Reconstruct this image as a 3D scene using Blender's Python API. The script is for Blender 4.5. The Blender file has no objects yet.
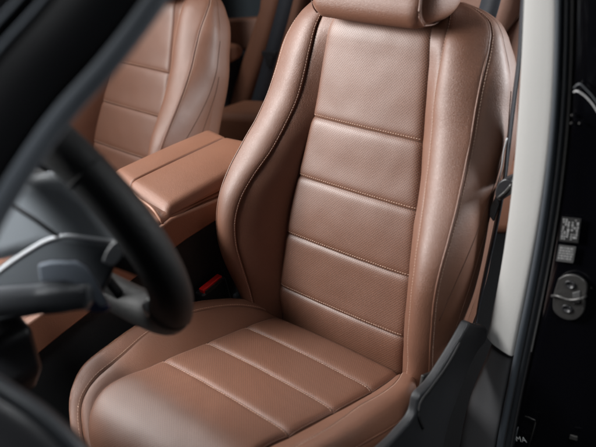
import bpy, bmesh, math, random
import numpy as np
from mathutils import Vector, Matrix, noise
random.seed(7)
S = bpy.context.scene
COL = S.collection
# ------------------------------------------------------------------ camera
F_PX, YAW, PIT, ROL = 774.56, .7357, .447, -.0324
T = np.array([.8031, -.9766, .8659]); REC, TILT = .2218, .1843
FW = np.array([-math.sin(YAW)*math.cos(PIT), math.cos(YAW)*math.cos(PIT), -math.sin(PIT)])
RT = np.array([math.cos(YAW), math.sin(YAW), 0.]); UP = np.cross(RT, FW)
R2 = RT*math.cos(ROL)+UP*math.sin(ROL); U2 = -RT*math.sin(ROL)+UP*math.cos(ROL)
cam = bpy.data.cameras.new('camera'); co = bpy.data.objects.new('camera', cam); COL.objects.link(co)
co.matrix_world = Matrix(((R2[0], U2[0], -FW[0], T[0]), (R2[1], U2[1], -FW[1], T[1]), (R2[2], U2[2], -FW[2], T[2]), (0, 0, 0, 1)))
cam.sensor_width = 36; cam.lens = 36*F_PX/596; cam.clip_start = .02; cam.clip_end = 100
cam.dof.use_dof = True; cam.dof.focus_distance = 1.50; cam.dof.aperture_fstop = 3.5
S.camera = co
# ------------------------------------------------------------------ world + lamps (soft area lights round the car, sill and dash fills added)
W = bpy.data.worlds.new('World'); S.world = W; W.use_nodes = True
bg = W.node_tree.nodes['Background']; bg.inputs[0].default_value = (.75, .85, 1, 1); bg.inputs[1].default_value = .035
def area(name, loc, to, sx, sy, power, col=(1, 1, 1), spread=math.pi):
    l = bpy.data.lights.new(name, 'AREA'); l.shape = 'RECTANGLE'; l.size = sx; l.size_y = sy; l.energy = power; l.color = col; l.spread = spread
    o = bpy.data.objects.new(name, l); COL.objects.link(o); o.location = loc
    o.rotation_euler = (Vector(to)-Vector(loc)).to_track_quat('-Z', 'Y').to_euler()
area('windscreen_light', (-1.45, -1.15, 1.05), (-.08, .1, .52),   .8, .8, 26, (1, .995, .985), math.radians(90))
area('roof_light', (-1.2, -.30, 1.5), (-.1, -.2, .05), .9, .7, 18.5, (1, .995, .985))
area('door_light', (1.5, 1.6, 1.0), (-.2, .1, .45), 1.1, 1.2, 75, (.95, .98, 1))
area('sill_fill', (.95, -.75, 1.35), (.43, -.10, .04), .3, .3, .40, (.97, .99, 1), math.radians(26))  # added fill, narrow beam to brighten the lower trim and seat shield
area('dash_fill', (.25, -1.05, 1.9), (.05, -.66, .48), .4, .4, 1.7, (.95, .98, 1), math.radians(22))  # added fill from above, narrow beam to brighten wheel and column
S.view_settings.view_transform = 'Standard'; S.view_settings.look = 'None'
S.view_settings.exposure = 0; S.view_settings.gamma = 1
# ------------------------------------------------------------------ helpers
def A(*v): return np.array(v, float)
def ray(px, py): return FW+(px-298)/F_PX*R2-(py-223.5)/F_PX*U2
def onpl(px, py, o, n):
    n = np.asarray(n, float); d = ray(px, py); return T+(o-T@n)/(d@n)*d
def dep(px, py, d): return T+ray(px, py)*d
NB = A(0, -math.cos(REC), math.sin(REC)); HB = A(0, math.sin(REC), math.cos(REC))
NC = A(0, math.sin(TILT), math.cos(TILT)); DC = A(0, -math.cos(TILT), math.sin(TILT))
def smooth1(xs, ys):
    xs = np.array(xs, float); ys = np.array(ys, float)
    d = np.diff(ys)/np.diff(xs); m = np.zeros(len(xs)); m[0] = d[0]; m[-1] = d[-1]
    m[1:-1] = (d[:-1]*np.diff(xs)[1:]+d[1:]*np.diff(xs)[:-1])/(xs[2:]-xs[:-2])
    def f(x):
        x = np.clip(x, xs[0], xs[-1]); i = np.clip(np.searchsorted(xs, x)-1, 0, len(xs)-2)
        h = xs[i+1]-xs[i]; t = (x-xs[i])/h
        return (2*t**3-3*t**2+1)*ys[i]+(t**3-2*t**2+t)*h*m[i]+(-2*t**3+3*t**2)*ys[i+1]+(t**3-t**2)*h*m[i+1]
    return f
def spline(P, n):
    P = np.array(P, float); k = np.r_[0, np.cumsum(np.linalg.norm(np.diff(P, axis=0), axis=1))]
    q = np.linspace(0, k[-1], n); return np.stack([smooth1(k, P[:, j])(q) for j in range(P.shape[1])], 1)
def finish(name, me, mat, parent=None, smooth=True):
    if mat: me.materials.append(mat)
    if smooth:
        me.polygons.foreach_set('use_smooth', [True]*len(me.polygons))
    o = bpy.data.objects.new(name, me); COL.objects.link(o)
    if parent: o.parent = parent
    return o
def tag(o, label=None, cat=None, group=None, kind=None):
    if label: o['label'] = label
    if cat: o['category'] = cat
    if group: o['group'] = group
    if kind: o['kind'] = kind
    return o
def empty(name, loc, label, cat, group=None):
    o = bpy.data.objects.new(name, None); COL.objects.link(o); o.location = loc; o.empty_display_size = .05
    return tag(o, label, cat, group, 'thing')
ORG = {}
def rel(o):                       # geometry is written in world metres; parts of an empty are shifted into its frame
    return A(*o.location)
class MB:
    def __init__(s): s.v = []; s.f = []; s.uv = []
    def grid(s, G, UV=None, flip=False, closed_u=False, caps=False):
        nv, nu = G.shape[:2]; b = len(s.v); s.v += [tuple(p) for p in G.reshape(-1, 3)]
        uvf = UV.reshape(-1, 2) if UV is not None else np.zeros((nv*nu, 2)); s.uv += [tuple(p) for p in uvf]
        for j in range(nv-1):
            for i in range(nu if closed_u else nu-1):
                k = (i+1) % nu
                q = (b+j*nu+i, b+j*nu+k, b+(j+1)*nu+k, b+(j+1)*nu+i); s.f.append(q[::-1] if flip else q)
        if caps:
            s.f.append(tuple(b+i for i in range(nu))[::-1]); s.f.append(tuple(b+(nv-1)*nu+i for i in range(nu)))
        return s
    def tube(s, P, r, n=8, taper=None, flat=1., up=None):
        P = np.array(P, float); m = len(P); t = np.gradient(P, axis=0); t /= np.linalg.norm(t, axis=1)[:, None]+1e-12
        ref = A(0, 0, 1) if up is None else np.asarray(up, float)
        rings = []
        for i in range(m):
            a = np.cross(t[i], ref); 
            if np.linalg.norm(a) < 1e-4: a = np.cross(t[i], A(1, 0, 0))
            a /= np.linalg.norm(a); c = np.cross(a, t[i]); rr = r if np.isscalar(r) else r[i]
            th = np.arange(n)*2*math.pi/n
            rings.append(P[i]+rr*(np.cos(th)[:, None]*a+flat*np.sin(th)[:, None]*c))
        return s.grid(np.array(rings), closed_u=True, caps=True)
    def box(s, M, d):
        b = len(s.v); M = np.asarray(M, float)   # M: 3x4 (columns axes + origin)
        for sx in (-1, 1):
            for sy in (-1, 1):
                for sz in (-1, 1):
                    s.v.append(tuple(M[:, 3]+M[:, 0]*sx*d[0]/2+M[:, 1]*sy*d[1]/2+M[:, 2]*sz*d[2]/2)); s.uv.append((0, 0))
        for q in ((0, 1, 3, 2), (4, 6, 7, 5), (0, 4, 5, 1), (2, 3, 7, 6), (0, 2, 6, 4), (1, 5, 7, 3)): s.f.append(tuple(b+i for i in q))
        return s
    def build(s, name, mat, parent=None, off=None, smooth=True, bevel=0, seg=3, recalc=True, sub=0):
        V = np.array(s.v)
        if parent is not None:
            V = V-A(*world_loc(parent))
        if off is not None: V = V+off
        me = bpy.data.meshes.new(name); me.from_pydata([tuple(p) for p in V], [], s.f)
        uv = me.uv_layers.new(name='UVMap'); li = np.zeros(len(me.loops), int); me.loops.foreach_get('vertex_index', li)
        uv.data.foreach_set('uv', np.array(s.uv, float)[li].ravel())
        if recalc:
            bm = bmesh.new(); bm.from_mesh(me); bmesh.ops.recalc_face_normals(bm, faces=bm.faces); bm.to_mesh(me); bm.free()
        o = finish(name, me, mat, parent, smooth)
        if bevel:
            m = o.modifiers.new('bevel', 'BEVEL'); m.width = bevel; m.segments = seg; m.limit_method = 'ANGLE'; m.angle_limit = .6
            w = o.modifiers.new('wn', 'WEIGHTED_NORMAL'); w.keep_sharp = True
        if sub:
            m = o.modifiers.new('sub', 'SUBSURF'); m.levels = sub; m.render_levels = sub
        return o
WL = {}
def world_loc(o):
    p = A(0, 0, 0)
    while o is not None: p = p+A(*o.location); o = o.parent
    return p
def slab(pts, thick, nrm, name, mat, parent=None, bevel=.003, seg=3, n_smooth=0):
    """closed outline (3D points) given thickness along nrm"""
    P = np.array(pts, float)
    if n_smooth:
        P = spline(np.vstack([P, P[:1]]), n_smooth)[:-1]
    nrm = np.asarray(nrm, float); nrm = nrm/np.linalg.norm(nrm); m = MB(); k = len(P)
    m.v = [tuple(p) for p in P]+[tuple(p+nrm*thick) for p in P]; m.uv = [(0, 0)]*(2*k)
    m.f = [tuple(range(k)), tuple(range(2*k-1, k-1, -1))]+[(i, i+k, (i+1) % k+k, (i+1) % k) for i in range(k)]
    return m.build(name, mat, parent, smooth=True, bevel=bevel, seg=seg)
# ------------------------------------------------------------------ materials
def mat(name, col, rough=.5, metal=0., spec=.5, bump=None, coat=0., sheen=0., var=0., fine=None):
    m = bpy.data.materials.new(name); m.use_nodes = True; N = m.node_tree.nodes; L = m.node_tree.links; b = N['Principled BSDF']
    b.inputs['Base Color'].default_value = (*col, 1); b.inputs['Roughness'].default_value = rough; b.inputs['Metallic'].default_value = metal
    b.inputs['Specular IOR Level'].default_value = spec; b.inputs['Coat Weight'].default_value = coat; b.inputs['Sheen Weight'].default_value = sheen
    tc = N.new('ShaderNodeTexCoord')
    if var:
        n = N.new('ShaderNodeTexNoise'); n.inputs['Scale'].default_value = 9; n.inputs['Detail'].default_value = 5; L.new(tc.outputs['Object'], n.inputs['Vector'])
        r = N.new('ShaderNodeMapRange'); r.inputs['To Min'].default_value = 1-var; r.inputs['To Max'].default_value = 1+var; L.new(n.outputs['Fac'], r.inputs['Value'])
        x = N.new('ShaderNodeVectorMath'); x.operation = 'SCALE'; x.inputs[0].default_value = col; L.new(r.outputs['Result'], x.inputs['Scale']); L.new(x.outputs[0], b.inputs['Base Color'])
        r2 = N.new('ShaderNodeMapRange'); r2.inputs['To Min'].default_value = rough*(1-var); r2.inputs['To Max'].default_value = rough*(1+var); L.new(n.outputs['Fac'], r2.inputs['Value']); L.new(r2.outputs['Result'], b.inputs['Roughness'])
    if bump:
        n = N.new('ShaderNodeTexNoise'); n.inputs['Scale'].default_value = bump[0]; n.inputs['Detail'].default_value = 4; L.new(tc.outputs['Object'], n.inputs['Vector'])
        bp = N.new('ShaderNodeBump'); bp.inputs['Strength'].default_value = 1; bp.inputs['Distance'].default_value = bump[1]; L.new(n.outputs['Fac'], bp.inputs['Height']); L.new(bp.outputs[0], b.inputs['Normal'])
    return m
def leather(name, col, rough=.52, perf=False, var=.12, coat=.62):
    m = bpy.data.materials.new(name); m.use_nodes = True; N = m.node_tree.nodes; L = m.node_tree.links; b = N['Principled BSDF']
    b.inputs['Specular IOR Level'].default_value = .55; b.inputs['Coat Weight'].default_value = coat; b.inputs['Coat Roughness'].default_value = .48
    tc = N.new('ShaderNodeTexCoord')
    def math_(op, a, c=None):
        x = N.new('ShaderNodeMath'); x.operation = op
        for i, v in enumerate((a, c)):
            if v is None: continue
            if isinstance(v, (int, float)): x.inputs[i].default_value = v
            else: L.new(v, x.inputs[i])
        return x.outputs[0]
    n = N.new('ShaderNodeTexNoise'); n.inputs['Scale'].default_value = 14; n.inputs['Detail'].default_value = 6; L.new(tc.outputs['Object'], n.inputs['Vector'])
    r = N.new('ShaderNodeMapRange'); r.inputs['To Min'].default_value = 1-var; r.inputs['To Max'].default_value = 1+var; L.new(n.outputs['Fac'], r.inputs['Value'])
    fac = r.outputs['Result']
    v1 = N.new('ShaderNodeTexVoronoi'); v1.feature = 'DISTANCE_TO_EDGE'; v1.inputs['Scale'].default_value = 460; L.new(tc.outputs['Object'], v1.inputs['Vector'])
    n2 = N.new('ShaderNodeTexNoise'); n2.inputs['Scale'].default_value = 380; n2.inputs['Detail'].default_value = 3; L.new(tc.outputs['Object'], n2.inputs['Vector'])
    n3 = N.new('ShaderNodeTexNoise'); n3.inputs['Scale'].default_value = 32; n3.inputs['Detail'].default_value = 3; L.new(tc.outputs['Object'], n3.inputs['Vector'])
    g = math_('MINIMUM', v1.outputs['Distance'], .25)
    h = math_('ADD', math_('MULTIPLY', g, .5 if perf else 1.5), math_('MULTIPLY', n2.outputs['Fac'], .35 if perf else .6))
    h = math_('ADD', h, math_('MULTIPLY', n3.outputs['Fac'], 1.0))
    if perf:
        sep = N.new('ShaderNodeSeparateXYZ'); L.new(tc.outputs['UV'], sep.inputs[0]); s = 1/.0052
        a = math_('MULTIPLY', math_('ADD', sep.outputs[0], sep.outputs[1]), s); c = math_('MULTIPLY', math_('SUBTRACT', sep.outputs[0], sep.outputs[1]), s)
        fa = math_('SUBTRACT', math_('FRACT', a), .5); fc = math_('SUBTRACT', math_('FRACT', c), .5)
        d = math_('SQRT', math_('ADD', math_('MULTIPLY', fa, fa), math_('MULTIPLY', fc, fc)))
        mr = N.new('ShaderNodeMapRange'); mr.interpolation_type = 'SMOOTHSTEP'; mr.inputs['From Min'].default_value = .12; mr.inputs['From Max'].default_value = .30; L.new(d, mr.inputs['Value'])
        hole = mr.outputs['Result']
        h = math_('ADD', h, math_('MULTIPLY', hole, .9))
        fac = math_('MULTIPLY', fac, math_('ADD', math_('MULTIPLY', hole, .65), .35))
    x = N.new('ShaderNodeVectorMath'); x.operation = 'SCALE'; x.inputs[0].default_value = col; L.new(fac, x.inputs['Scale']); L.new(x.outputs[0], b.inputs['Base Color'])
    r2 = N.new('ShaderNodeMapRange'); r2.inputs['To Min'].default_value = rough-.06; r2.inputs['To Max'].default_value = rough+.08; L.new(n2.outputs['Fac'], r2.inputs['Value']); L.new(r2.outputs['Result'], b.inputs['Roughness'])
    bp = N.new('ShaderNodeBump'); bp.inputs['Strength'].default_value = .8; bp.inputs['Distance'].default_value = (.0005 if perf else .0007); L.new(h, bp.inputs['Height']); L.new(bp.outputs[0], b.inputs['Normal'])
    return m
BROWN = (.178, .073, .040)
LEA = leather('saddle_leather', BROWN); LEP = leather('perforated_leather', BROWN, perf=True)
LEO = leather('console_leather', (.25, .100, .052))
THREAD = mat('thread', (.50, .33, .25), .6); SEAM_SHADE = mat('seam_shade_brown', (.09, .040, .024), .8)  # seam brown also serves as painted shade along the insert edges
BLK = mat('black_plastic', (.020, .020, .022), .36, bump=(900, .0002), var=.12)
BLKM = mat('matt_black', (.008, .008, .009), .75, bump=(600, .0003))
GLOSS = mat('gloss_black_paint', (.002, .002, .003), .12, coat=.5, var=.15)
CARPET = mat('black_carpet', (.006, .006, .0065), .95, spec=.1, bump=(700, .001))
CHAR = mat('charcoal_trim', (.048, .048, .051), .75, bump=(900, .0004), var=.12)
LGREY = mat('light_grey_trim', (.345, .34, .33), .8, bump=(700, .0005), var=.05)
RUB = mat('rubber_seal', (.018, .02, .023), .42, var=.1)
GREYP = mat('grey_plastic', (.085, .092, .10), .42, bump=(700, .0002), var=.1)
SILV = mat('satin_silver', (.62, .63, .64), .28, metal=1, var=.1)
SILVD = mat('brushed_trim', (.50, .51, .52), .45, metal=.3, var=.1)
PADL = mat('blue_grey_paddle', (.30, .34, .40), .38, metal=.1, var=.1)
RED = mat('red_button', (.85, .02, .018), .35, bump=(500, .0002))
BELT = mat('belt_webbing', (.020, .023, .030), .6, bump=(900, .0006), var=.1)
WLEA = leather('wheel_leather', (.008, .0085, .009), .55, coat=.03)
LAB = mat('label_grey', (.07, .07, .07), .5, bump=(500, .0002)); LABD = mat('label_dark', (.018, .018, .018), .5, bump=(500, .0002)); LABW = mat('label_print', (.36, .36, .36), .6, bump=(500, .0001))
STEEL = mat('dark_steel', (.08, .078, .076), .42, metal=.7, var=.25, bump=(120, .0006))
STALK = mat('stalk_plastic', (.12, .125, .135), .35, var=.1)
SATB = mat('satin_black', (.030, .031, .034), .42, bump=(900, .0003), var=.12)
BINN = mat('binnacle_plastic', (.20, .215, .23), .45, bump=(700, .0002), var=.1)
GLASS = mat('tinted_window', (.03, .036, .04), .2, var=.1)
# ------------------------------------------------------------------ upholstery surfaces
def warp(k, e=0.):                # sample positions 0..1 with more samples near the edges
    t = np.linspace(0, 1, k); return t-.115*np.sin(4*math.pi*t)*0-(.13*np.sin(2*math.pi*t))
def panel(fn, nu, nv, edges, puff=0., wrinkle=.0006, seed=0):
    """fn(u,v)->xyz arrays; edges {side: (depth, width)}; pulls the cloth in along the normal at each seamed edge"""
    u = warp(nu); v = warp(nv); Ug, Vg = np.meshgrid(u, v); B = fn(Ug, Vg)
    du = np.gradient(B, axis=1); dv = np.gradient(B, axis=0); Nn = np.cross(du, dv); Nn /= np.linalg.norm(Nn, axis=2)[..., None]+1e-12
    su = np.concatenate([np.zeros((nv, 1)), np.cumsum(np.linalg.norm(np.diff(B, axis=1), axis=2), axis=1)], 1)
    sv = np.concatenate([np.zeros((1, nu)), np.cumsum(np.linalg.norm(np.diff(B, axis=0), axis=2), axis=0)], 0)
    D = np.zeros((nv, nu)); dist = {'u0': su, 'u1': su[:, -1:]-su, 'v0': sv, 'v1': sv[-1:, :]-sv}
    for k, (dp, w) in edges.items(): D -= dp*np.exp(-(dist[k]/w)**1.15)
    if puff: D += puff*np.sin(np.pi*Ug)*np.sin(np.pi*Vg)
    if wrinkle:
        for j in range(nv):
            for i in range(nu):
                p = B[j, i]; D[j, i] += wrinkle*noise.noise(Vector((p[0]*26+seed*7, p[1]*26, p[2]*26)))+wrinkle*1.6*noise.noise(Vector((p[0]*9, p[1]*9+seed*3, p[2]*9)))
    G = B+Nn*D[..., None]; UV = np.stack([su-su[:, nu//2:nu//2+1], sv], 2)
    return G, UV, Nn, dist
def edgeline(P, side, d):
    G, UV, Nn, dist = P; D = dist[side]; out = []; nn = []
    if side[0] == 'v': G = G.transpose(1, 0, 2); Nn = Nn.transpose(1, 0, 2); D = D.T
    if side[1] == '1': G = G[:, ::-1]; Nn = Nn[:, ::-1]; D = D[:, ::-1]
    for j in range(len(G)):
        out.append([np.interp(d, D[j], G[j, :, c]) for c in range(3)]); nn.append([np.interp(d, D[j], Nn[j, :, c]) for c in range(3)])
    return np.array(out), np.array(nn)
class Lines:                        # one mesh object per stitched, seamed or painted shade line
    def __init__(s, name, m, root): s.name, s.m, s.l = name, m, []
    def new(s): s.l.append(MB()); return s.l[-1]
    def tube(s, *a, **k): return s.new().tube(*a, **k)
    def done(s, par):
        for m in s.l:
            if m.v: m.build(s.name, s.m, par)
def stitches(mb, line, nn, pitch=.0052, ln=.0038, w=.0013, sgn=1):
    mb = mb.new(); k = np.r_[0, np.cumsum(np.linalg.norm(np.diff(line, axis=0), axis=1))]; n = int(k[-1]/pitch)
    if n < 2: return
    q = (np.arange(n)+.5)*pitch
    P = np.stack([np.interp(q, k, line[:, c]) for c in range(3)], 1); Q = np.stack([np.interp(q+.001, k, line[:, c]) for c in range(3)], 1)
    M = np.stack([np.interp(q, k, nn[:, c]) for c in range(3)], 1)
    for p, q_, m in zip(P, Q, M):
        t = q_-p; l = np.linalg.norm(t)
        if l < 1e-6: continue
        t /= l; m = m/(np.linalg.norm(m)+1e-9)*sgn; s = np.cross(t, m); jt = random.uniform(-.14, .14); p = p+t*random.uniform(-.0003, .0003); t2 = t+s*jt
        mb.tube([p-t2*ln/2-m*.0003, p-t2*ln*.3+m*.0003, p+t2*ln*.3+m*.0003, p+t2*ln/2-m*.0003], w/2, 5, up=m)
# --- backrest tables (h up the backrest; a half widths, o forward of the backrest plane)
H = [-.05, 0, .05, .10, .15, .20, .25, .30, .35, .40, .45, .50, .55, .60, .62, .64, .652, .66]
tb = {}
tb['a2'] = [.150, .152, .154, .1545, .154, .151, .1465, .1412, .1352, .128, .1218, .1185, .1155, .110, .105, .098, .090, .080]
tb['o2'] = [-.022, -.014, 0, .002, .004, .006, .006, .004, .001, 0, -.002, -.001, 0, -.001, -.010, -.022, -.036, -.050]
tb['a1'] = [.172, .184, .192, .197, .2025, .204, .199, .187, .171, .1595, .148, .1407, .1373, .1335, .130, .120, .107, .090]
tb['o1'] = [.0, .022, .038, .060, .079, .089, .085, .067, .043, .025, .013, .009, .005, -.004, -.013, -.027, -.041, -.052]
tb['a0'] = [.200, .225, .2375, .2465, .2525, .254, .254, .251, .2435, .2335, .2255, .219, .2145, .206, .198, .178, .150, .118]
tb['o0'] = [-.01, .014, .040, .067, .087, .097, .095, .079, .057, .035, .018, .008, -.002, -.022, -.033, -.045, -.052, -.056]
tb['a3'] = [.195, .222, .232, .238, .246, .250, .250, .250, .251, .254, .256, .248, .239, .216, .204, .182, .153, .121]
tb['o3'] = [-.06]*10+[-.055, -.052, -.052, -.056, -.060, -.064, -.067, -.069]
tf = {k: smooth1(H, v) for k, v in tb.items()}
def bpt(x, h, o):
    x, h, o = np.broadcast_arrays(x, h, o)
    return x[..., None]*A(1, 0, 0)+h[..., None]*HB+o[..., None]*NB
def lerp(a, b, t): return a+(b-a)*t
HT = .66
def back_ins(h0, h1):
    def fn(u, v):
        h = lerp(h0, h1, v); uu = 2*u-1
        return bpt(uu*tf['a2'](h), h, tf['o2'](h)+.005*(1-uu**2))
    return fn
def back_wall(s):                 # strip between cushion valley and bolster seam
    def fn(u, v):
        h = lerp(-.05, HT, v); c = .010*np.sin(np.pi*u)*np.clip((tf['o1'](h)-.01)/.06, 0, 1)
        a = lerp(tf['a2'](h)-.004, tf['a1'](h), u)
        return bpt(s*(a-c*.5), h, lerp(tf['o2'](h)-.011+.006*np.clip((h-.38)/.15, 0, 1), tf['o1'](h), u)+c*.6)
    return fn
def back_face(s):
    def fn(u, v):
        h = lerp(-.05, HT, v); return bpt(s*(lerp(tf['a1'](h), tf['a0'](h), u)+.003*np.sin(np.pi*u)), h, lerp(tf['o1'](h), tf['o0'](h), u)+.0125*np.sin(np.pi*u**.68)*np.clip((HT-h)/.06, 0, 1))
    return fn
def back_side(s):
    def fn(u, v):
        h = lerp(-.05, HT, v); b = .010*np.sin(np.pi*u)*np.clip((HT-h)/.1, 0, 1)
        return bpt(s*(lerp(tf['a0'](h), tf['a3'](h), u)+b), h, lerp(tf['o0'](h), tf['o3'](h), u))
    return fn
def seat_backrest(root):
    # shell behind
    hs = -.05+(HT+.05)*warp(60)
    sec = []
    for h in hs:
        a3, o3 = float(tf['a3'](h)), float(tf['o3'](h)); row = []
        t = max(0, min(1, (HT-h)/.08))**.5
        for th in np.linspace(0, math.pi, 25):
            c, s_ = math.cos(th), math.sin(th)
            row.append(bpt(A(a3*np.sign(c)*abs(c)**.45), A(h), A(o3-(.05+.03*t)*s_**.6*(.25+.75*t)))[0])
        sec.append(row)
    m = MB().grid(np.array(sec))
    back = m.build('backrest', LEA, root)
    st = Lines('stitching', THREAD, root); sm = Lines('seam_shade', SEAM_SHADE, root)
    hsn = [-.03, .0688, .1844, .3047, .4232, HT]
    ins = MB()
    for k in range(5):
        P = panel(back_ins(hsn[k], hsn[k+1]), 70, 34, {'u0': (.0065, .0065), 'u1': (.0065, .0065), 'v0': (.0045, .0055), 'v1': (.0045 if k < 4 else .004, .0055)}, wrinkle=.0006, seed=k)
        ins.grid(P[0], P[1])
        for sd in ('u0', 'u1'):
            l, nn = edgeline(P, sd, 0); sm.tube(l, .0008, 6)  # dark tube paints the shadow line where insert meets bolster
        if k > 0:
            l, nn = edgeline(P, 'v0', .0045); stitches(st, l[3:-3], nn[3:-3], sgn=-1 if False else 1)
            l, nn = edgeline(P, 'v0', 0); sm.tube(l[1:-1], .0009, 6)
    ins.build('centre_panel', LEP, back)
    for s in (-1, 1):
        w = MB(); P = panel(back_wall(s), 26, 150, {'u1': (.0020, .004)}, wrinkle=.0006, seed=9+s)
        if s < 0: P = (P[0], P[1], -P[2], P[3]); 
        P0 = panel(back_wall(s), 26, 150, {}, wrinkle=0)
        G = P0[0]+(P[0]-P0[0])*(1 if s > 0 else -1); w.grid(G, P[1])
        Pw = (G, P[1], P[2], P[3])
        w.build('inner_bolster', LEA, back)
        f = MB(); Pf = panel(back_face(s), 36, 150, {'u0': (.0020, .004), 'u1': (.0020, .004)}, wrinkle=.0007, seed=3+s)
        P0 = panel(back_face(s), 36, 150, {}, wrinkle=0); G = P0[0]+(Pf[0]-P0[0])*(1 if s > 0 else -1); f.grid(G, Pf[1]); Pf = (G, Pf[1], Pf[2]*s, Pf[3])
        f.build('side_bolster', LEA, back)
        g = MB(); Ps = panel(back_side(s), 30, 150, {'u0': (.0035, .005)}, wrinkle=.0006, seed=5+s)
        P0 = panel(back_side(s), 30, 150, {}, wrinkle=0); G = P0[0]+(Ps[0]-P0[0])*(1 if s > 0 else -1); g.grid(G, Ps[1]); Ps = (G, Ps[1], Ps[2]*s, Ps[3])
        g.build('side_panel', LEA, back)
        l, nn = edgeline(Pf, 'u0', .0042); stitches(st, l[6:-3], nn[6:-3])
        l, nn = edgeline(Ps, 'u0', .0055); stitches(st, l[6:-8], nn[6:-8])
        for ua, ha, ub, hb in ((.98, .53, .10, .16), (1., .44, .45, .12)):
            t = np.linspace(0, 1, 40); hh = lerp(ha, hb, t); uu = lerp(ua, ub, t**1.25); vi = (hh+.05)/(HT+.05); vs, us_ = warp(150), warp(30)
            jj = np.interp(vi, vs, np.arange(150)); ii = np.interp(uu, us_, np.arange(30)); Gs = Ps[0]; ln = []
            for a_, b_ in zip(jj, ii):
                j0, i0 = int(min(a_, 148)), int(min(b_, 28)); fj, fi = a_-j0, b_-i0
                ln.append((Gs[j0, i0]*(1-fi)+Gs[j0, i0+1]*fi)*(1-fj)+(Gs[j0+1, i0]*(1-fi)+Gs[j0+1, i0+1]*fi)*fj)
            sm.tube(np.array(ln), .0011, 6)
        l, _ = edgeline(Pf, 'u0', 0); sm.tube(l, .0009, 6)
        l, nn = edgeline(Ps, 'u0', 0); pp = MB(); pp.tube(l+nn*.0012, .0019, 8); pp.build('piping', LEA, back)
    st.done(back); sm.done(back)
    return back
# --- cushion
def cpath(s):                      # arc length -> (forward d, height o, direction)
    s = np.asarray(s, float); S0, Rr = .36, .11
    th = np.clip((s-S0)/Rr, 0, 1.5); d = np.where(s < S0, s, S0+Rr*np.sin(th)); o = np.where(s < S0, 0, -Rr*(1-np.cos(th)))
    rear = np.clip((.0-s)/.04, 0, 1); 
    return d, o-.02*rear**2, th
CS = [-.05, -.02, .02, .06, .10, .15, .20, .25, .30, .34, .38, .42, .46, .50, .56]
ct = {}
ct['a2'] = [.150, .154, .158, .160, .160, .159, .158, .1565, .155, .151, .156, .164, .160, .138, .085]
ct['p2'] = [-.01, 0]+[0]*13
ct['a1'] = [.155, .160, .172, .190, .202, .209, .210, .211, .206, .196, .187, .186, .178, .152, .098]
ct['p1'] = [-.03, -.012, .014, .026, .032, .036, .038, .034, .025, .015, .007, .004, .003, .001, 0]
ct['a0'] = [.165, .185, .207, .231, .250, .264, .267, .263, .254, .244, .236, .228, .204, .168, .112]
ct['p0'] = [-.06, -.020, .008, .014, .016, .018, .019, .017, .012, .009, .003, .001, 0, -.002, -.004]
cf = {k: smooth1(CS, v) for k, v in ct.items()}
S1 = .56
def cpt(x, s, p):
    x, s, p = np.broadcast_arrays(x, s, p); d, o, th = cpath(s)
    nd = np.sin(th); no = np.cos(th)
    return x[..., None]*A(1, 0, 0)+(d+p*nd)[..., None]*DC+(o+p*no)[..., None]*NC
def cu_ins(s0, s1):
    def fn(u, v):
        s = lerp(s0, s1, v); uu = 2*u-1; return cpt(uu*cf['a2'](s), s, cf['p2'](s)+.003+.004*(1-uu**2))
    return fn
def cu_wall(sg):
    def fn(u, v):
        s = lerp(-.05, S1, v); c = .003*np.sin(np.pi*u)
        return cpt(sg*lerp(cf['a2'](s)-.004, cf['a1'](s), u), s, lerp(cf['p2'](s)-.011, cf['p1'](s), u)+c)
    return fn
def cu_face(sg):
    def fn(u, v):
        s = lerp(-.05, S1, v); c = .0130*np.sin(np.pi*u)*np.clip((s+.05)/.06, .2, 1)
        return cpt(sg*(lerp(cf['a1'](s), cf['a0'](s), u)+c*.5), s, lerp(cf['p1'](s), cf['p0'](s), u)+c)
    return fn
def cu_side(sg):
    def fn(u, v):
        s = lerp(-.05, S1, v); d, o, th = cpath(s); z = lerp(cf['p0'](s), -.085, u)
        a = cf['a0'](s)+.006*np.sin(np.pi*u)-.022*u**2
        d = np.minimum(d, .50); pp = np.where(th > 0, lerp(cf['p0'](s), -.03, u), z)
        return cpt(sg*a, s, pp)
    return fn
def signed(fn, sg, nu, nv, edges, wr, seed):
    P = panel(fn, nu, nv, edges, wrinkle=wr, seed=seed); P0 = panel(fn, nu, nv, {}, wrinkle=0)
    # outward = away from the pad's core
    c = P0[2][nv//2, nu//2]; out = A(sg*.5, -.2, 1); k = 1 if c@out > 0 else -1
    G = P0[0]+(P[0]-P0[0])*k
    return (G, P[1], P[2]*k, P[3])
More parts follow.
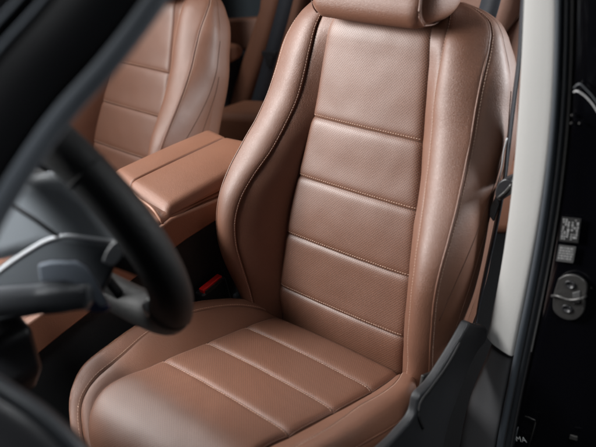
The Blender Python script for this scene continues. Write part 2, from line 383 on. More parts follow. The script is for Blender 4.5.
def seat_cushion(root):
    rows = []
    for sg_s in np.linspace(-.05, S1, 60):
        a = float(cf['a0'](sg_s))-.012; row = []
        for x in np.linspace(-a, a, 15): row.append(cpt(A(x), A(sg_s), A(-.032))[0])
        rows.append(row)
    cu = MB().grid(np.array(rows)).build('cushion', LEA, root)
    ss = [-.010, .085, .191, .2985, .56]; ins = MB(); st = Lines('stitching', THREAD, root); sm = Lines('seam_shade', SEAM_SHADE, root)
    for k in range(4):
        P = panel(cu_ins(ss[k], ss[k+1]), 70, 34 if k < 3 else 60, {'u0': (.010, .0055), 'u1': (.010, .0055), 'v0': (.0045 if k else .018, .0055 if k else .009), 'v1': (.0045 if k < 3 else 0, .0055)}, wrinkle=.0006, seed=20+k)
        P0 = panel(cu_ins(ss[k], ss[k+1]), 70, 34 if k < 3 else 60, {}, wrinkle=0); sgn = 1 if P0[2][5, 30][2] > 0 else -1
        G = P0[0]+(P[0]-P0[0])*sgn; P = (G, P[1], P[2]*sgn, P[3]); ins.grid(G, P[1])
        for sd in ('u0', 'u1'):
            l, nn = edgeline(P, sd, .0015); sm.tube(l+nn*.0008, .0017, 6)  # valley shadow beside the insert, painted as a dark tube
        if k > 0:
            l, nn = edgeline(P, 'v0', .0045); stitches(st, l[3:-3], nn[3:-3])
        l, nn = edgeline(P, 'v0', 0 if k else .006); sm.tube(l[1:-1]+(nn[1:-1]*.0005 if not k else 0), .0009 if k else .0018, 6)
    ins.build('centre_panel', LEP, cu)
    for sg in (-1, 1):
        P = signed(cu_wall(sg), sg*.0-sg*.3, 24, 120, {'u1': (.0018, .004)}, .0006, 31+sg); MB().grid(P[0], P[1]).build('inner_bolster', LEA, cu)
        P = signed(cu_face(sg), sg, 34, 120, {'u0': (.0020, .004), 'u1': (.0020, .004)}, .0007, 35+sg); MB().grid(P[0], P[1]).build('side_bolster', LEA, cu)
        l, nn = edgeline(P, 'u0', .0045); stitches(st, l[4:], nn[4:]); l, _ = edgeline(P, 'u0', 0); sm.tube(l, .0009, 6)
        P = signed(cu_side(sg), sg, 20, 120, {'u0': (.003, .005)}, .0006, 39+sg); MB().grid(P[0], P[1]).build('side_panel', LEA, cu)
        l, nn = edgeline(P, 'u0', 0); MB().tube(l+nn*.001, .0019, 8).build('piping', LEA, cu)
    st.done(cu); sm.done(cu)
    return cu
def rbox(cx, cy, cz, rx, ry, rz, e=.35, n=40):     # super-ellipsoid in seat-back frame (x,h,o)
    G = []
    for a in np.linspace(-math.pi/2, math.pi/2, n):
        row = []
        for b in np.linspace(0, 2*math.pi, n*2, endpoint=False):
            sp = lambda w, k: np.sign(w)*abs(w)**k
            row.append(bpt(A(cx+rx*sp(math.cos(a), e)*sp(math.cos(b), e)), A(cy+ry*sp(math.sin(a), e)), A(cz+rz*sp(math.cos(a), e)*sp(math.sin(b), e)))[0])
        G.append(row)
    return MB().grid(np.array(G), closed_u=True)
def headrest(root):
    # cross section in (h,o) lofted across x: bottom edge at h=.61
    prof = [(.607, .035), (.618, .050), (.66, .058), (.74, .060), (.80, .045), (.815, .01), (.80, -.04), (.72, -.055), (.65, -.045), (.615, -.01)]
    pr = spline(prof+prof[:1], 49)[:-1]; c = pr.mean(0); rows = []
    xs = np.r_[np.linspace(-.112, -.104, 5)[:-1], np.linspace(-.104, .104, 30), np.linspace(.104, .112, 5)[1:]]
    for x in xs:
        k = 1-.10*(max(0, abs(x)-.096)/.016)**2-.012*(x/.11)**2
        rows.append([bpt(A(x*(1-.0*0)), A(c[0]+(p[0]-c[0])*k), A(c[1]+(p[1]-c[1])*k))[0] for p in pr])
    h = MB().grid(np.array(rows), closed_u=True, caps=True).build('headrest', LEA, root)
    for s in (-1, 1):
        rows = []
        for t in np.linspace(0, 1, 14):
            k = .93*math.cos(t*math.pi/2*.92)**.35; x = s*(.104+.031*math.sin(t*math.pi/2))
            rows.append([bpt(A(x), A(c[0]+.004+(p[0]-c[0])*k), A(c[1]-.012*t-.006+(p[1]-c[1])*k))[0] for p in pr])
        MB().grid(np.array(rows), closed_u=True, caps=True).build('side_cap', LEA, h)
        rows = [bpt(A(s*.1125), A(c[0]+(p[0]-c[0])*.93), A(c[1]+(p[1]-c[1])*.93))[0] for p in pr]
        MB().tube(np.array(rows+rows[:1]), .0014, 6).build('piping', LEA, h)
    for s in (-1, 1):
        b = MB().tube([bpt(A(s*.10), A(.60), A(-.035))[0], bpt(A(s*.10), A(.66), A(-.035))[0]], .014, 16); b.build('post', BLK, h)
    return h
def make_seat(label):
    root = empty('leather_seat', (0, 0, 0), label, 'car seat', 'front seats of the cabin')
    seat_backrest(root); seat_cushion(root); headrest(root)
    # plastic shield along the outer side of the seat base
    X = .305
    def yz(px, py, x=X): return onpl(px, py, x, A(1, 0, 0))
    top = [(470, 322), (476, 325), (488, 331), (487, 340), (478, 352), (468, 372), (458, 398), (449, 425), (440, 460), (400, 480), (372, 462), (398, 436), (416, 412), (419, 398), (432, 384), (444, 366), (457, 345)]
    slab([yz(*q) for q in top], -.016, A(1, 0, 0), 'side_shield', SATB, root, bevel=.0075, seg=6, n_smooth=90)
    slab([yz(*q, .272) for q in [(424, 376), (436, 371), (441, 374), (434, 386), (427, 396), (421, 392)]], -.006, A(1, 0, 0), 'bracket', STEEL, root, bevel=.002)
    MB().tube(spline([yz(460, 343, .308), yz(447, 366, .308), yz(431, 388, .308), yz(420, 404, .308), yz(419, 414, .308), yz(423, 428, .308)], 20), .0022, 6).build('trim_joint', BLKM, root)
    MB().box(np.array([[1, 0, 0, 0], [0, 1, 0, -.2], [0, 0, 1, -.13]], float), (.46, .42, .12)).build('base_frame', BLKM, root, bevel=.02)
    return root
def copy_tree(o, parent=None):
    c = o.copy(); COL.objects.link(c); c.parent = parent
    for ch in list(o.children): copy_tree(ch, c)
    return c
# ------------------------------------------------------------------ setting
def plane(name, z, x0, x1, y0, y1, m, kind='structure'):
    g = MB(); g.v = [(x0, y0, z), (x1, y0, z), (x1, y1, z), (x0, y1, z)]; g.uv = g.v and [(0, 0)]*4; g.f = [(0, 1, 2, 3)]
    return tag(g.build(name, m), kind=kind)
plane('floor', -.34, -3, 3, -3, 4, CARPET)

# front seats
drv = make_seat('brown perforated leather driver seat in the foreground behind the steering wheel')
pas = copy_tree(drv); pas['label'] = 'brown leather passenger seat beyond the centre armrest, softly out of focus'
pas.location = (-.92, .16, -.05); pas.rotation_euler = (-.112, 0, 0)

# ------------------------------------------------------------------ centre console
con = empty('centre_console', (-.43, -.1, 0), 'brown leather centre console with split padded armrest lid between the front seats', 'armrest')
def loft_box(corn0, corn1, n=10, rad=.014):      # corn: 4 corners of each end, rounded by bevel
    m = MB(); m.v = [tuple(p) for p in corn0]+[tuple(p) for p in corn1]; m.uv = [(0, 0)]*8
    m.f = [(0, 1, 2, 3), (7, 6, 5, 4), (0, 4, 5, 1), (1, 5, 6, 2), (2, 6, 7, 3), (3, 7, 4, 0)]; return m
def lid(outline, zb, crown, name, er):
    """padded lid: outline is a closed xy(z) polyline (front-left, front-right, rear-right, rear-left)"""
    fl, fr, rr, rl = [A(*p) for p in outline]; G = []; n = 34
    for v in np.linspace(0, 1, n):
        row = []
        for u in np.linspace(0, 1, n):
            p = lerp(lerp(fl, fr, u), lerp(rl, rr, u), v)
            left = u < .5; rw = er[0] if left else er[1]
            e = min(u, 1-u)*np.linalg.norm(fr-fl); f = min(v, 1-v)*np.linalg.norm(rl-fl); q = min(e, rw)/rw; w = min(f, .018)/.018
            drop = rw*.85*(1-math.sqrt(max(0, 1-(1-q)**2)))+.018*(1-math.sqrt(max(0, 1-(1-w)**2)))
            p = p+A(0, 0, crown*math.sin(math.pi*u)*math.sin(math.pi*v)-drop); row.append(p)
        G.append(row)
    G = np.array(G); m = MB().grid(G)
    b = len(m.v); ring = [G[0, i] for i in range(n)]+[G[i, -1] for i in range(1, n)]+[G[-1, i] for i in range(n-2, -1, -1)]+[G[i, 0] for i in range(n-2, 0, -1)]
    R0 = np.array(ring); R1 = R0.copy(); R1[:, 2] = zb+(R0[:, 2]-R0[:, 2].min())*.2; MBg = np.stack([R0, R1]); m.grid(MBg, closed_u=True)
    return m.build(name, LEO, con)
z = .262
lid([(-.448, -.112, z), (-.300, -.138, z-.010), (-.322, .215, z+.012), (-.470, .195, z+.012)], .232, .007, 'armrest_lid', (.005, .020))
lid([(-.545, -.085, z-.004), (-.4493, -.110, z), (-.4713, .195, z+.012), (-.555, .215, z+.010)], .232, .006, 'armrest_lid', (.020, .005))
MB().tube(spline([(-.545, -.092, .247), (-.45, -.122, .256), (-.38, -.138, .253), (-.318, -.148, .244), (-.298, -.150, .228)], 30), .0028, 8).build('piping', mat('piping_tan', (.46, .24, .16), .45, bump=(500, .0002)), con)
# body under the lid, running forward under the dash
sec = []
for y, zt, zb, xr in ((.23, .228, -.2, -.312), (.10, .232, -.2, -.306), (-.05, .236, -.2, -.298), (-.142, .240, -.2, -.294), (-.165, .232, -.2, -.293), (-.22, .205, -.2, -.293), (-.35, .175, -.2, -.293), (-.50, .150, -.2, -.293)):
    sec.append([(xr-.012, y, zb), (xr-.002, y, zt-.16), (xr, y, zt-.03), (xr-.004, y, zt-.010), (xr-.016, y, zt), (-.55, y, zt), (-.566, y, zt-.012), (-.566, y, zb)])
sec = np.array(sec); body = spline(sec.reshape(len(sec), -1), 60).reshape(60, -1, 3)
MB().grid(body[:, 2:], None).build('console_top', LEO, con)
# brown side pad, its lower edge slanting to the front, black base below it
pad = [(-.292, .20, .224), (-.292, -.13, .232), (-.290, -.16, .225), (-.290, -.30, .187), (-.290, -.50, .150), (-.290, -.50, .078), (-.290, -.40, .106), (-.290, -.25, .142), (-.290, -.10, .175), (-.290, .20, .215)]
slab(pad, -.02, A(1, 0, 0), 'side_pad', LEO, con, bevel=.006)
slab([(-.296, .22, .222), (-.296, -.13, .225), (-.296, -.5, .14), (-.296, -.5, -.33), (-.296, .22, -.33)], -.26, A(1, 0, 0), 'console_base', BLKM, con, bevel=.004)

# ------------------------------------------------------------------ buckle
bk = empty('belt_buckle', (-.27, -.03, .12), 'black seat belt buckle with red release button beside the driver seat cushion', 'buckle')
bd = A(.10, .30, .95); bd /= np.linalg.norm(bd)
c0 = onpl(210, 284, -.275, A(1, 0, 0)); 
ex = A(*(onpl(219, 275, -.275, A(1, 0, 0))-onpl(200, 290, -.275, A(1, 0, 0)))); L_ = np.linalg.norm(ex); ex /= L_
ez = np.cross(A(1, 0, 0), ex); ez = ez if ez[2] > 0 else -ez; ez = ez/np.linalg.norm(ez)
Mx = np.stack([ex, A(1, 0, 0), ez, c0-ez*.044], 1)
MB().box(Mx, (L_*1.25, .026, .085)).build('housing', BLK, bk, bevel=.005)
MB().box(np.stack([ex, A(1, 0, 0), ez, c0+ez*.001+A(.003, 0, 0)], 1), (L_, .014, .012)).build('release_button', RED, bk, bevel=.002)
MB().box(np.stack([ex, A(1, 0, 0), ez, c0+ez*.000+A(.0125, 0, 0)], 1), (L_*.9, .002, .008)).build('latch_edge', STEEL, bk, bevel=.0006)
MB().tube(spline([c0-ez*.08, c0-ez*.13, c0-ez*.2], 6), .012, 8, flat=.4).build('strap', BELT, bk)
cl = onpl(237, 296, -.235, A(1, 0, 0)); tg = empty('bolster_clip', cl, 'small blue grey plastic clip beside the red buckle', 'clip')
rb = MB().box(np.array([[1, 0, 0, cl[0]], [0, 1, 0, cl[1]], [0, 0, 1, cl[2]]]), (.012, .016, .014)); rb.build('clip_body', GREYP, tg, bevel=.004)

# ------------------------------------------------------------------ steering wheel (seen from its front side)
WC = A(0, -.532, .478); ta = math.radians(23); WY = A(0, -math.sin(ta), math.cos(ta)); WX = A(1, 0, 0); WN = np.cross(WX, WY)  # WN towards the dash
if WN[1] > 0: WN = -WN
sw = empty('steering_wheel', WC, 'black leather steering wheel with silver trims in the left foreground, out of focus', 'steering wheel')
def wp(x, y, n=0): return WC+WX*x+WY*y+WN*n
pts = []
for th in np.linspace(0, 2*math.pi, 160, endpoint=False):
    x, y = .187*math.cos(th), .187*math.sin(th)
    if y < -.135:                # flattened bottom
        y = -.135-(.028)*(1-math.exp(-(-.135-y)/.028))
    pts.append(wp(x, y))
pts = np.array(pts); m = MB(); rings = []
for i in range(160):
    t = pts[(i+1) % 160]-pts[i-1]; t /= np.linalg.norm(t); a = np.cross(t, WN); a /= np.linalg.norm(a)
    rings.append([pts[i]+.0280*(math.cos(q)*a)+.0235*math.sin(q)*WN for q in np.linspace(0, 2*math.pi, 24, endpoint=False)])
rings.append(rings[0]); m.grid(np.array(rings), closed_u=True); rim = m.build('rim', WLEA, sw)
for th in (36, 144, -38, 218):       # leather joints round the rim
    th = math.radians(th); ct_ = wp(.187*math.cos(th), .187*math.sin(th)); er = WX*math.cos(th)+WY*math.sin(th)
    if math.sin(th) < -.72: continue
    MB().tube([ct_+.0280*(math.cos(q)*er)+.0237*math.sin(q)*WN for q in np.linspace(0, 2*math.pi, 33)], .0010, 6).build('rim_seam', BLKM, rim)
hub = MB(); rows = []
for t in np.linspace(0, 1, 10):
    r_ = .085*(1-.45*t**2); rows.append([wp(r_*1.1*math.cos(q), r_*.82*math.sin(q)-.01, -.012+.045*t) for q in np.linspace(0, 2*math.pi, 40, endpoint=False)])
hub.grid(np.array(rows), closed_u=True, caps=True).build('hub', BLKM, sw)
for s in (-1, 1):
    slab([wp(s*.05, -.010), wp(s*.165, -.004), wp(s*.168, -.040), wp(s*.06, -.055)], .014, WN, 'spoke', BLKM, sw, bevel=.005)
slab([wp(-.028, -.05), wp(.028, -.05), wp(.05, -.15), wp(-.05, -.15)], .014, WN, 'spoke', BLKM, sw, bevel=.005)
QN = A(.75, -.6, .27); QN /= np.linalg.norm(QN)
def qw(px, py, p): return onpl(px, py, p@QN, QN)
slab([qw(*q, A(.15, -.55, .49)) for q in ((102, 262), (107, 250), (116, 242), (123, 246), (122, 256), (112, 266))], .010, -QN, 'spoke_trim', SILVD, sw, bevel=.002, n_smooth=24)
for s in (-1, 1):
    slab([wp(s*.118, -.100, -.004), wp(s*.140, -.108, -.004), wp(s*.148, -.130, -.004), wp(s*.132, -.142, -.004), wp(s*.114, -.122, -.004)], .024, WN, 'lower_trim', SILV, sw, bevel=.005)
    # shift paddle behind the spoke
    q = [(38, 265), (50, 262), (76, 262), (86, 268), (97, 284), (109, 304), (101, 308), (88, 296), (80, 286), (66, 282), (40, 282)]
    if s > 0: slab([qw(*k, A(.125, -.60, .47)) for k in q], .008, -QN, 'paddle_shifter', PADL, sw, bevel=.0025)
# ------------------------------------------------------------------ column, stalk, dash
colm = empty('steering_column', (0, -.68, .46), 'dark grey steering column cover with chrome tipped stalk behind the wheel', 'steering column')
CN = WN
def pw(px, py, n): return onpl(px, py, (WC+WN*n)@WN, WN)
PC = A(.07, -.60, .46)
cov = [(-40, 300), (-8, 275), (28, 249), (46, 238), (62, 234), (90, 236), (116, 240), (120, 252), (112, 275), (100, 300), (60, 312), (-40, 330)]
slab([qw(*q, PC) for q in cov], .09, -QN, 'column_cover', GREYP, colm, bevel=.010, seg=6)
MB().tube(spline([qw(-40, 301, PC), qw(-8, 276, PC), qw(28, 250.5, PC), qw(47, 240, PC), qw(62, 236, PC), qw(90, 238, PC), qw(114, 241.5, PC)], 30)+QN*.0005, .0022, 8).build('cover_edge', mat('edge_silver', (.75, .76, .78), .4, metal=.2, var=.1), colm)
st_ = [dep(-60, 308, .80), dep(-10, 303, .82), dep(40, 299, .84), dep(62, 297, .845), dep(88, 294, .85)]
MB().tube(spline(st_, 24), np.r_[np.full(16, .0165), np.full(4, .0178), np.full(4, .017)], 20).build('stalk', STALK, colm)
MB().tube([dep(78, 294, .846), dep(84, 293.5, .848), dep(90, 293, .850), dep(94, 293, .851)], [.0145, .0155, .0145, .010], 18).build('stalk_tip', mat('tip_silver', (.55, .56, .57), .4, metal=.2, var=.1), colm)
slab([dep(*q, .875) for q in ((84, 312), (92, 292), (100, 296), (111, 309), (104, 313))], .012, FW, 'stalk_button', mat('blue_plastic', (.035, .05, .14), .4, bump=(400, .0002)), colm, bevel=.003)
dash = empty('dashboard', (.0, -.85, .45), 'dark grey dashboard and knee panel in front of the steering wheel', 'dashboard')
# binnacle (soft grey curved cover) seen between the pillar and the rim
bq = [(-60, 262), (-60, 176), (0, 172), (28, 179), (42, 176), (64, 178), (90, 196), (118, 236), (128, 262), (90, 256), (40, 250), (0, 262)]
PB = A(.03, -.62, .53)
slab([qw(*q, PB) for q in bq], .07, -QN, 'binnacle', BINN, dash, bevel=.020, seg=8)
MB().tube([qw(12, 204, PB)+QN*.0005, qw(35, 219, PB)+QN*.0005, qw(58, 236, PB)+QN*.0005], .0022, 6).build('panel_gap', BLKM, dash)
# knee panel, dark, lower left
slab([onpl(*q, -.60, A(0, 1, 0)) for q in ((-60, 300), (18, 308), (34, 326), (46, 368), (40, 384), (20, 398), (-60, 420))], -.06, A(0, 1, 0), 'knee_panel', BLK, dash, bevel=.012, seg=5)
MB().tube([onpl(2, 374, -.598, A(0, 1, 0)), onpl(6, 373, -.598, A(0, 1, 0))], .003, 8).build('screw', STEEL, dash)
slab([(-1.25, -.80, .30), (.26, -.80, .30), (.26, -.86, .52), (-1.25, -.86, .52)], -.3, A(0, 1, 0), 'dash_body', BLKM, dash, bevel=.03)

# ------------------------------------------------------------------ front pillar (door frame) in the near left
fp = empty('front_pillar', (.33, -.68, .72), 'gloss black front door pillar crossing the upper left corner, strongly blurred', 'pillar')
edge = [(262, -160), (175, -35), (152, 0), (110, 56), (54, 120), (16, 175), (-12, 222), (-30, 260)]
E3 = np.array([dep(x, y, .55) for x, y in edge]); E3s = spline(E3, 40); tdir = np.gradient(E3s, axis=0); tdir /= np.linalg.norm(tdir, axis=1)[:, None]
perp = np.cross(tdir, FW); perp /= np.linalg.norm(perp, axis=1)[:, None]
if (perp[5]@R2) > 0: perp = -perp
def sweep(prof):     # prof: (across, depth) closed
    return np.array([[E3s[i]+perp[i]*a+FW*d for a, d in prof] for i in range(len(E3s))])
pr = [(.004, .0), (.010, -.006), (.03, -.012), (.055, -.014), (.062, -.008), (.068, -.014), (.10, -.02), (.22, -.02), (.22, .05), (.02, .05), (.006, .03), (.002, .01)]
MB().grid(sweep(pr), closed_u=True, caps=True).build('pillar_panel', mat('pillar_paint', (.003, .003, .0035), .35, spec=.3, var=.1), fp)
pr = [(.010*math.cos(q)+.002, .010*math.sin(q)+.008) for q in np.linspace(0, 2*math.pi, 16, endpoint=False)]
SEALG = mat('seal_grey', (.055, .062, .072), .5, var=.1)
MB().grid(sweep(pr), closed_u=True, caps=True).build('door_seal', SEALG, fp)
for a_ in (.055, .068):
    pr = [(.0022*math.cos(q)+a_, .0022*math.sin(q)-.016) for q in np.linspace(0, 2*math.pi, 8, endpoint=False)]
    MB().grid(sweep(pr), closed_u=True, caps=True).build('weatherstrip', SEALG, fp)
# lower front corner: hinge pillar seal
hp = empty('hinge_pillar', (.32, -.77, .46), 'dark rubber sealed door opening edge curving through the lower left corner', 'door frame')
E3s = spline([dep(x, y, .62) for x, y in ((-60, 352), (-20, 374), (5, 390), (35, 410), (62, 434), (90, 466), (110, 500))], 30); tdir = np.gradient(E3s, axis=0); tdir /= np.linalg.norm(tdir, axis=1)[:, None]
perp = np.cross(tdir, FW); perp /= np.linalg.norm(perp, axis=1)[:, None]
if perp[5]@U2 > 0: perp = -perp
pr = [(.007*math.cos(q)+.004, .007*math.sin(q)+.008) for q in np.linspace(0, 2*math.pi, 16, endpoint=False)]
MB().grid(sweep(pr), closed_u=True, caps=True).build('door_seal', RUB, hp)
pr = [(.006, .006), (.02, .0), (.03, .004), (.05, -.002), (.14, -.01), (.14, .05), (.01, .05)]
MB().grid(sweep(pr), closed_u=True, caps=True).build('pillar_panel', BLK, hp)

# ------------------------------------------------------------------ centre (B) pillar
bp = empty('door_pillar', (.36, 0, 0), 'centre door pillar with light grey inner trim and glossy black outer face', 'pillar')
def curve(pts, y, n=40):          # resampled by image height so paired curves stay level
    P = np.array(pts, float); q = np.linspace(P[0, 1], P[-1, 1], n); X = np.polyval(np.polyfit(P[:, 1], P[:, 0], min(4, len(P)-2)), q); yy = smooth1(P[:, 1], y)(q) if hasattr(y, '__len__') else np.full(n, y)
    return np.array([onpl(a, b, c, A(0, 1, 0)) for a, b, c in zip(X, q, yy)])
inner = [(536, -170), (527, -40), (524, 0), (520, 40), (521, 100), (510, 200), (497, 290), (487, 336)]
outer = [(563, -170), (556, -40), (555, 0), (553, 100), (540, 210), (527, 280), (519, 318), (511, 356)]
ci = curve(inner, .02); c_o = curve(outer, -.004); cm = (ci+c_o)/2+A(0, -.006, 0)
back_i = ci+A(-.012, .07, 0)
rows = []
for i in range(40):
    ctrl = np.array([back_i[i], ci[i]+A(-.001, .012, 0), ci[i], lerp(ci[i], cm[i], .5)+A(0, -.003, 0), cm[i], lerp(cm[i], c_o[i], .6)+A(0, -.001, 0), c_o[i], c_o[i]+A(.002, .02, 0)])
    rows.append(spline(ctrl, 26))
G = np.array(rows); MB().grid(G).build('pillar_trim', LGREY, bp)
# bottom lip of the light trim and charcoal lower trim
li = [(494, 325), (490, 345), (481, 366), (471, 392), (462, 424), (452, 470)]; lo = [(513, 345), (510, 362), (505, 392), (500, 420), (495, 447), (489, 480)]
ci2 = curve(li, .022, 30); co2 = curve(lo, .002, 30); rows = []
for i in range(30):
    ctrl = np.array([ci2[i]+A(.004, .05, 0), ci2[i]+A(.001, .004, 0), lerp(ci2[i], co2[i], .12)+A(0, -.003, 0), lerp(ci2[i], co2[i], .5)+A(0, -.003, 0), lerp(ci2[i], co2[i], .9), co2[i]+A(0, .003, 0), co2[i]+A(.002, .02, 0)])
    rows.append(spline(ctrl, 20))
MB().grid(np.array(rows)).build('lower_trim', CHAR, bp)
# rubber seals
sl = [(567, -170), (560, -40), (559, 0), (557.5, 100), (545, 210), (532, 280), (520, 345), (509, 400), (500, 447), (494, 485)]
MB().tube(curve(sl, -.006, 50), .0055, 14, up=(0, 1, 0)).build('door_seal', mat('seal_sheen', (.05, .058, .068), .4, var=.1), bp)
sl2 = [(x+7.5, y) for x, y in sl]; MB().tube(curve(sl2, -.002, 50), .0048, 12, up=(0, 1, 0)).build('door_seal', RUB, bp)
# gloss black outer face
x0 = curve([(x+11, y) for x, y in sl], .0, 30); rows = []
for i in range(30):
    p = x0[i]; ctrl = np.array([p+A(-.004, .03, 0), p+A(0, .004, 0), p+A(.04, .004, 0), p+A(.08, .005, 0), p+A(.13, .012, 0), p+A(.19, .035, 0), p+A(.25, .09, 0)]); rows.append(spline(ctrl, 24))
MB().grid(np.array(rows)).build('outer_face', GLOSS, bp)
Y = A(0, 1, 0)
def py_(q, y=-.004): return onpl(q[0], q[1], y, Y)
# striker plate with two recesses and a bar
strk = slab([py_(q, -.005) for q in ((558, 279), (566, 275), (577, 276), (585, 282), (585, 300), (583, 313), (575, 320), (563, 319), (554, 312), (553, 298))], .005, Y, 'striker_plate', STEEL, bp, bevel=.0015, n_smooth=40)
for q in ((570, 285), (567, 309)):
    c = py_(q, -.0065); m = MB(); m.grid(np.array([[c+A(r_*math.cos(t), dy, r_*math.sin(t)*.8) for t in np.linspace(0, 2*math.pi, 20, endpoint=False)] for r_, dy in ((.0085, .002), (.0075, -.001), (.0055, -.001), (.005, .001))]), closed_u=True, caps=True); m.build('bolt', BLK, strk)
MB().tube(spline([py_((552, 296), -.006), py_((557, 296), -.012), py_((570, 300), -.014), py_((583, 298), -.012), py_((586, 296), -.006)], 16), .0024, 10).build('striker_bar', STEEL, strk)
slab([py_(q, -.0065) for q in ((572, 293), (580, 291), (580, 303), (573, 305))], .004, Y, 'latch_insert', LAB, strk, bevel=.001)
# stickers
lab = slab([py_(q, -.0035) for q in ((562, 217), (581, 219), (578, 243), (559, 241))], .0012, Y, 'warning_label', LABD, bp, bevel=.0002)
m = MB(); rnd = random.Random(3)
def lpos(u, v): return lerp(lerp(py_((562, 217), -.0042), py_((581, 219), -.0042), u), lerp(py_((559, 241), -.0042), py_((578, 243), -.0042), u), v)
for u0 in (.08, .56):
    for v0 in np.arange(.06, .92, .10):
        for k in range(3):
            a = u0+k*.13+rnd.uniform(-.01, .02); 
            if rnd.random() < .22: continue
            w_, h_ = rnd.uniform(.07, .12), rnd.uniform(.04, .085); P = [lpos(a, v0), lpos(a+w_, v0+rnd.uniform(-.01, .02)), lpos(a+w_*rnd.uniform(.6, 1), v0+h_), lpos(a+rnd.uniform(0, .03), v0+h_)]
            b = len(m.v); m.v += [tuple(p) for p in P]; m.uv += [(0, 0)]*4; m.f.append((b, b+1, b+2, b+3))
m.build('pictogram', LABW, lab)
lb2 = slab([py_(q, -.0035) for q in ((559, 245), (576, 247), (573, 263), (556, 261))], .0012, Y, 'data_label', LAB, bp, bevel=.0002)
m = MB()
def lpos2(u, v): return lerp(lerp(py_((559, 245), -.0042), py_((576, 247), -.0042), u), lerp(py_((556, 261), -.0042), py_((573, 263), -.0042), u), v)
for v0 in (.12, .28, .44, .60, .76):
    a = .08
    while a < .88:
        w_ = rnd.uniform(.05, .16); P = [lpos2(a, v0), lpos2(min(a+w_, .93), v0), lpos2(min(a+w_, .93), v0+.07), lpos2(a, v0+.07)]; b = len(m.v); m.v += [tuple(p) for p in P]; m.uv += [(0, 0)]*4; m.f.append((b, b+1, b+2, b+3)); a += w_+rnd.uniform(.03, .07)
m.build('label_text', LABW, lb2)
# pale tube painted as the glossy jamb's reflection arc, then lip and rivets
MB().tube(spline([py_((574, 92), -.006), py_((577, 91), -.010), py_((584, 95), -.010), py_((591, 102), -.010), py_((599, 114), -.010), py_((606, 128), -.010)], 30), .0012, 8).build('painted_reflection', mat('reflection_paint', (.5, .5, .5), .4, bump=(400, .0004)), bp)
MB().tube(spline([py_((574, 88), -.006), py_((579, 84), -.008), py_((588, 91), -.008), py_((600, 106), -.008)], 24), .0012, 8).build('rubber_lip', GREYP, bp)
for q in ((572, 115.5), (571, 123.5), (579.5, 123.5)):
    c = py_(q, -.006); MB().tube([c+A(0, .004, 0), c, c-A(0, .001, 0)], [.0016, .0016, .0008], 10).build('rivet', STEEL, bp)
# small bracket and lettering at the foot of the pillar
MB().tube([py_((525, 416), -.008), py_((535, 420), -.008), py_((535.5, 423), -.008), py_((528, 450), -.008)], .0010, 6).build('label_frame', STEEL, bp)
MB().tube([py_((518, 427), -.008), py_((512, 452), -.008)], .0014, 6).build('label_frame', RUB, bp)
def text(body, o3, ux, uz, size, m_, parent, name):
    c = bpy.data.curves.new('t', 'FONT'); c.body = body; c.size = 1; c.extrude = .02; ob = bpy.data.objects.new('t', c); COL.objects.link(ob)
    dg = bpy.context.evaluated_depsgraph_get(); me = bpy.data.meshes.new_from_object(ob.evaluated_get(dg)); bpy.data.objects.remove(ob)
    uy = np.cross(ux, uz); off = A(*world_loc(parent))
    for v in me.vertices: v.co = Vector(o3+ux*v.co[0]*size+uz*v.co[1]*size+uy*v.co[2]*size*-1-off)
    return finish(name, me, m_, parent, smooth=False)
a0, a1 = py_((516, 441), -.008), py_((529, 443), -.008); ux = (a1-a0)/np.linalg.norm(a1-a0); uz = py_((518, 430), -.008)-a0; uz = uz-ux*(uz@ux); uz /= np.linalg.norm(uz)
text('MA', a0, ux, uz, .014, LABW, bp, 'lettering')
slab([py_(q, -.006) for q in ((570, 435), (577, 437), (577, 441), (569, 439))], .003, Y, 'clip', STEEL, bp, bevel=.0006)

# ------------------------------------------------------------------ driver seat belt beside the pillar
sb = empty('seat_belt', (.27, .1, .35), 'black seat belt running down behind the driver seat past a plastic guide', 'seat belt')
def ribbon(pts, w, n=50, th=.0014, wd=None):
    P = spline(pts, n); t = np.gradient(P, axis=0); t /= np.linalg.norm(t, axis=1)[:, None]; G = []
    for i in range(n):
        d = wd[0]+(wd[1]-wd[0])*i/(n-1) if wd is not None else A(1, 0, 0)
        d = d-t[i]*(d@t[i]); d /= np.linalg.norm(d); nn = np.cross(t[i], d)
        G.append([P[i]-d*w/2-nn*th, P[i]+d*w/2-nn*th, P[i]+d*w/2+nn*th, P[i]-d*w/2+nn*th])
    return MB().grid(np.array(G), closed_u=True, caps=True)
bl = [onpl(px, py, y, Y) for (px, py), y in (((536, -170), .17), ((526, -40), .16), ((522, 10), .15), ((519, 60), .14), ((514, 100), .13), ((508, 150), .12), ((504, 184), .11))]
ribbon(bl, .040, wd=(A(-.62, 1, 0), A(-.62, 1, 0))).build('upper_webbing', BELT, sb)
bl = [onpl(px, py, y, Y) for (px, py), y in (((503, 188), .11), ((497, 220), .10), ((488, 262), .085), ((480, 300), .06), ((474, 335), .03))]
ribbon(bl, .044, wd=(A(-.62, 1, 0), A(-.5, 1, 0))).build('lower_webbing', BELT, sb)
slab([onpl(*q, .07, Y) for q in ((495, 190), (498, 183), (507, 179), (512, 183), (511, 191), (504, 199), (498, 201), (495, 197))], .03, Y, 'belt_guide', BLK, sb, bevel=.005, n_smooth=30)
MB().tube(spline([onpl(*q, .068, Y) for q in ((498, 198), (505, 192), (512, 184))], 8), .0022, 8).build('guide_edge', STEEL, sb)
slab([onpl(*q, .09, Y) for q in ((495, 197), (499, 204), (493, 222), (489, 216), (490, 207))], .006, Y, 'tongue', GREYP, sb, bevel=.002)
MB().tube(spline([onpl(*q, .10, Y) for q in ((507, 138), (504, 150), (502, 165), (500, 176), (497, 186))], 16), .0012, 8).build('bright_edge', SILVD, sb)

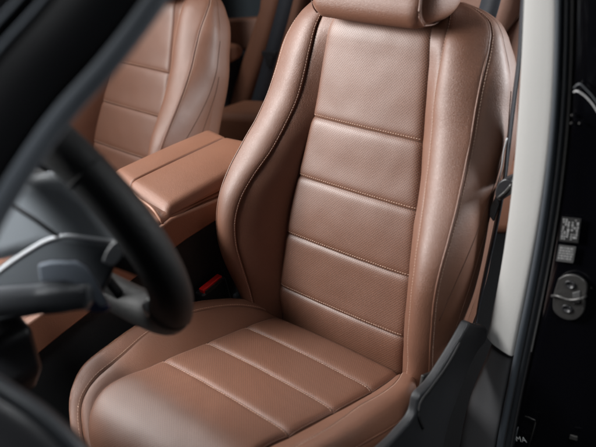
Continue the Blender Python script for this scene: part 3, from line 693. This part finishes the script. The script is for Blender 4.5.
# ------------------------------------------------------------------ rear bench
rs = empty('rear_bench', (-.4, 1.0, 0), 'brown leather rear bench seat partly hidden behind the front seats', 'rear seat')
def px_slab(pts, y, th, name, m_, parent, bevel=.02, ns=0): return slab([onpl(*q, y, Y) for q in pts], th, Y, name, m_, parent, bevel=bevel, seg=5, n_smooth=ns)
# driver-side rear backrest seen between bolster and pillar
px_slab([(440, -40), (540, -40), (530, 172), (436, 172)], .86, .14, 'rear_backrest', LEA, rs)
px_slab([(440, 176), (530, 176), (524, 238), (434, 238)], .62, .16, 'rear_cushion', LEA, rs, bevel=.035)
MB().tube(spline([onpl(*q, .858, Y) for q in ((530, 0), (515, 22), (505, 35), (500, 70))], 12), .004, 8).build('seam_shade', SEAM_SHADE, rs)
# passenger-side rear backrest: diagonal pads
px_slab([(262, -40), (284, -40), (278, 0), (268, 40), (252, 84), (240, 125), (225, 112), (232, 82), (246, 40), (256, 10)], .95, .12, 'rear_backrest', LEA, rs, bevel=.03)
px_slab([(285, -40), (400, -40), (380, 160), (230, 160), (245, 112), (262, 70), (276, 30)], 1.00, .12, 'rear_backrest', LEA, rs, bevel=.03)
px_slab([(205, 112), (300, 118), (300, 180), (190, 170)], .72, .2, 'rear_cushion', LEO, rs, bevel=.03)
b2 = empty('rear_seat_belt', (-1.0, .93, .2), 'dark blue grey rear seat belt with black clip on the brown bench at upper left', 'seat belt', 'rear belts')
ribbon([onpl(px, py, .93, Y) for px, py in ((294, -40), (286, 0), (274, 45), (262, 88), (250, 125))], .055, wd=(A(1, 0, 0), A(1, 0, 0)), th=.002).build('webbing', BELT, b2)
px_slab([(261, 51), (275, 52), (274, 57), (262, 57)], .915, .015, 'clip', BLK, b2, bevel=.003)
px_slab([(264, 56), (272, 57), (270, 67), (266, 67)], .915, .012, 'clip', BLK, b2, bevel=.003)
b3 = empty('rear_seat_belt', (-.2, .83, .5), 'dark blue rear seat belt above the driver seat shoulder', 'seat belt', 'rear belts')
ribbon([onpl(px, py, .80, Y) for px, py in ((497, -40), (491, 0), (484, 24), (474, 60))], .05, wd=(A(1, 0, 0), A(1, 0, 0)), th=.002).build('webbing', BELT, b3)
# ------------------------------------------------------------------ far rear door
rd = empty('car_door', (-1.25, .9, .3), 'far rear door with tinted window, brown upper trim and padded armrest', 'car door')
XN = A(1, 0, 0)
def xs(pts, x, th, name, m_, bevel=.01, ns=0): return slab([onpl(*q, x, XN) for q in pts], -th, XN, name, m_, rd, bevel=bevel, seg=5, n_smooth=ns)
xs([(180, -60), (330, -60), (300, 18), (200, 24)], -1.30, .02, 'window_pane', GLASS, bevel=.002)
xs([(200, 22), (300, 14), (300, 48), (200, 52)], -1.26, .04, 'upper_trim', LEA, bevel=.012)
xs([(200, 46), (240, 44), (246, 50), (242, 58), (228, 66), (200, 70)], -1.20, .08, 'armrest', LEO, bevel=.018)
xs([(200, 60), (300, 50), (300, 160), (200, 160)], -1.27, .04, 'lower_trim', CHAR, bevel=.01)
# far body side closing the cabin behind the passenger
fs = empty('far_body_side', (-1.35, 0, 0), 'black inner body side closing the cabin on the far side', 'body side')
slab([(-1.36, -1.2, -.34), (-1.36, 2.4, -.34), (-1.36, 2.4, .9), (-1.36, -1.2, .9)], -.02, XN, 'body_panel', BLKM, fs, bevel=.004)
slab([(-1.36, 1.6, -.34), (.5, 1.6, -.34), (.5, 1.6, .8), (-1.36, 1.6, .8)], .02, Y, 'rear_panel', BLKM, fs, bevel=.004)
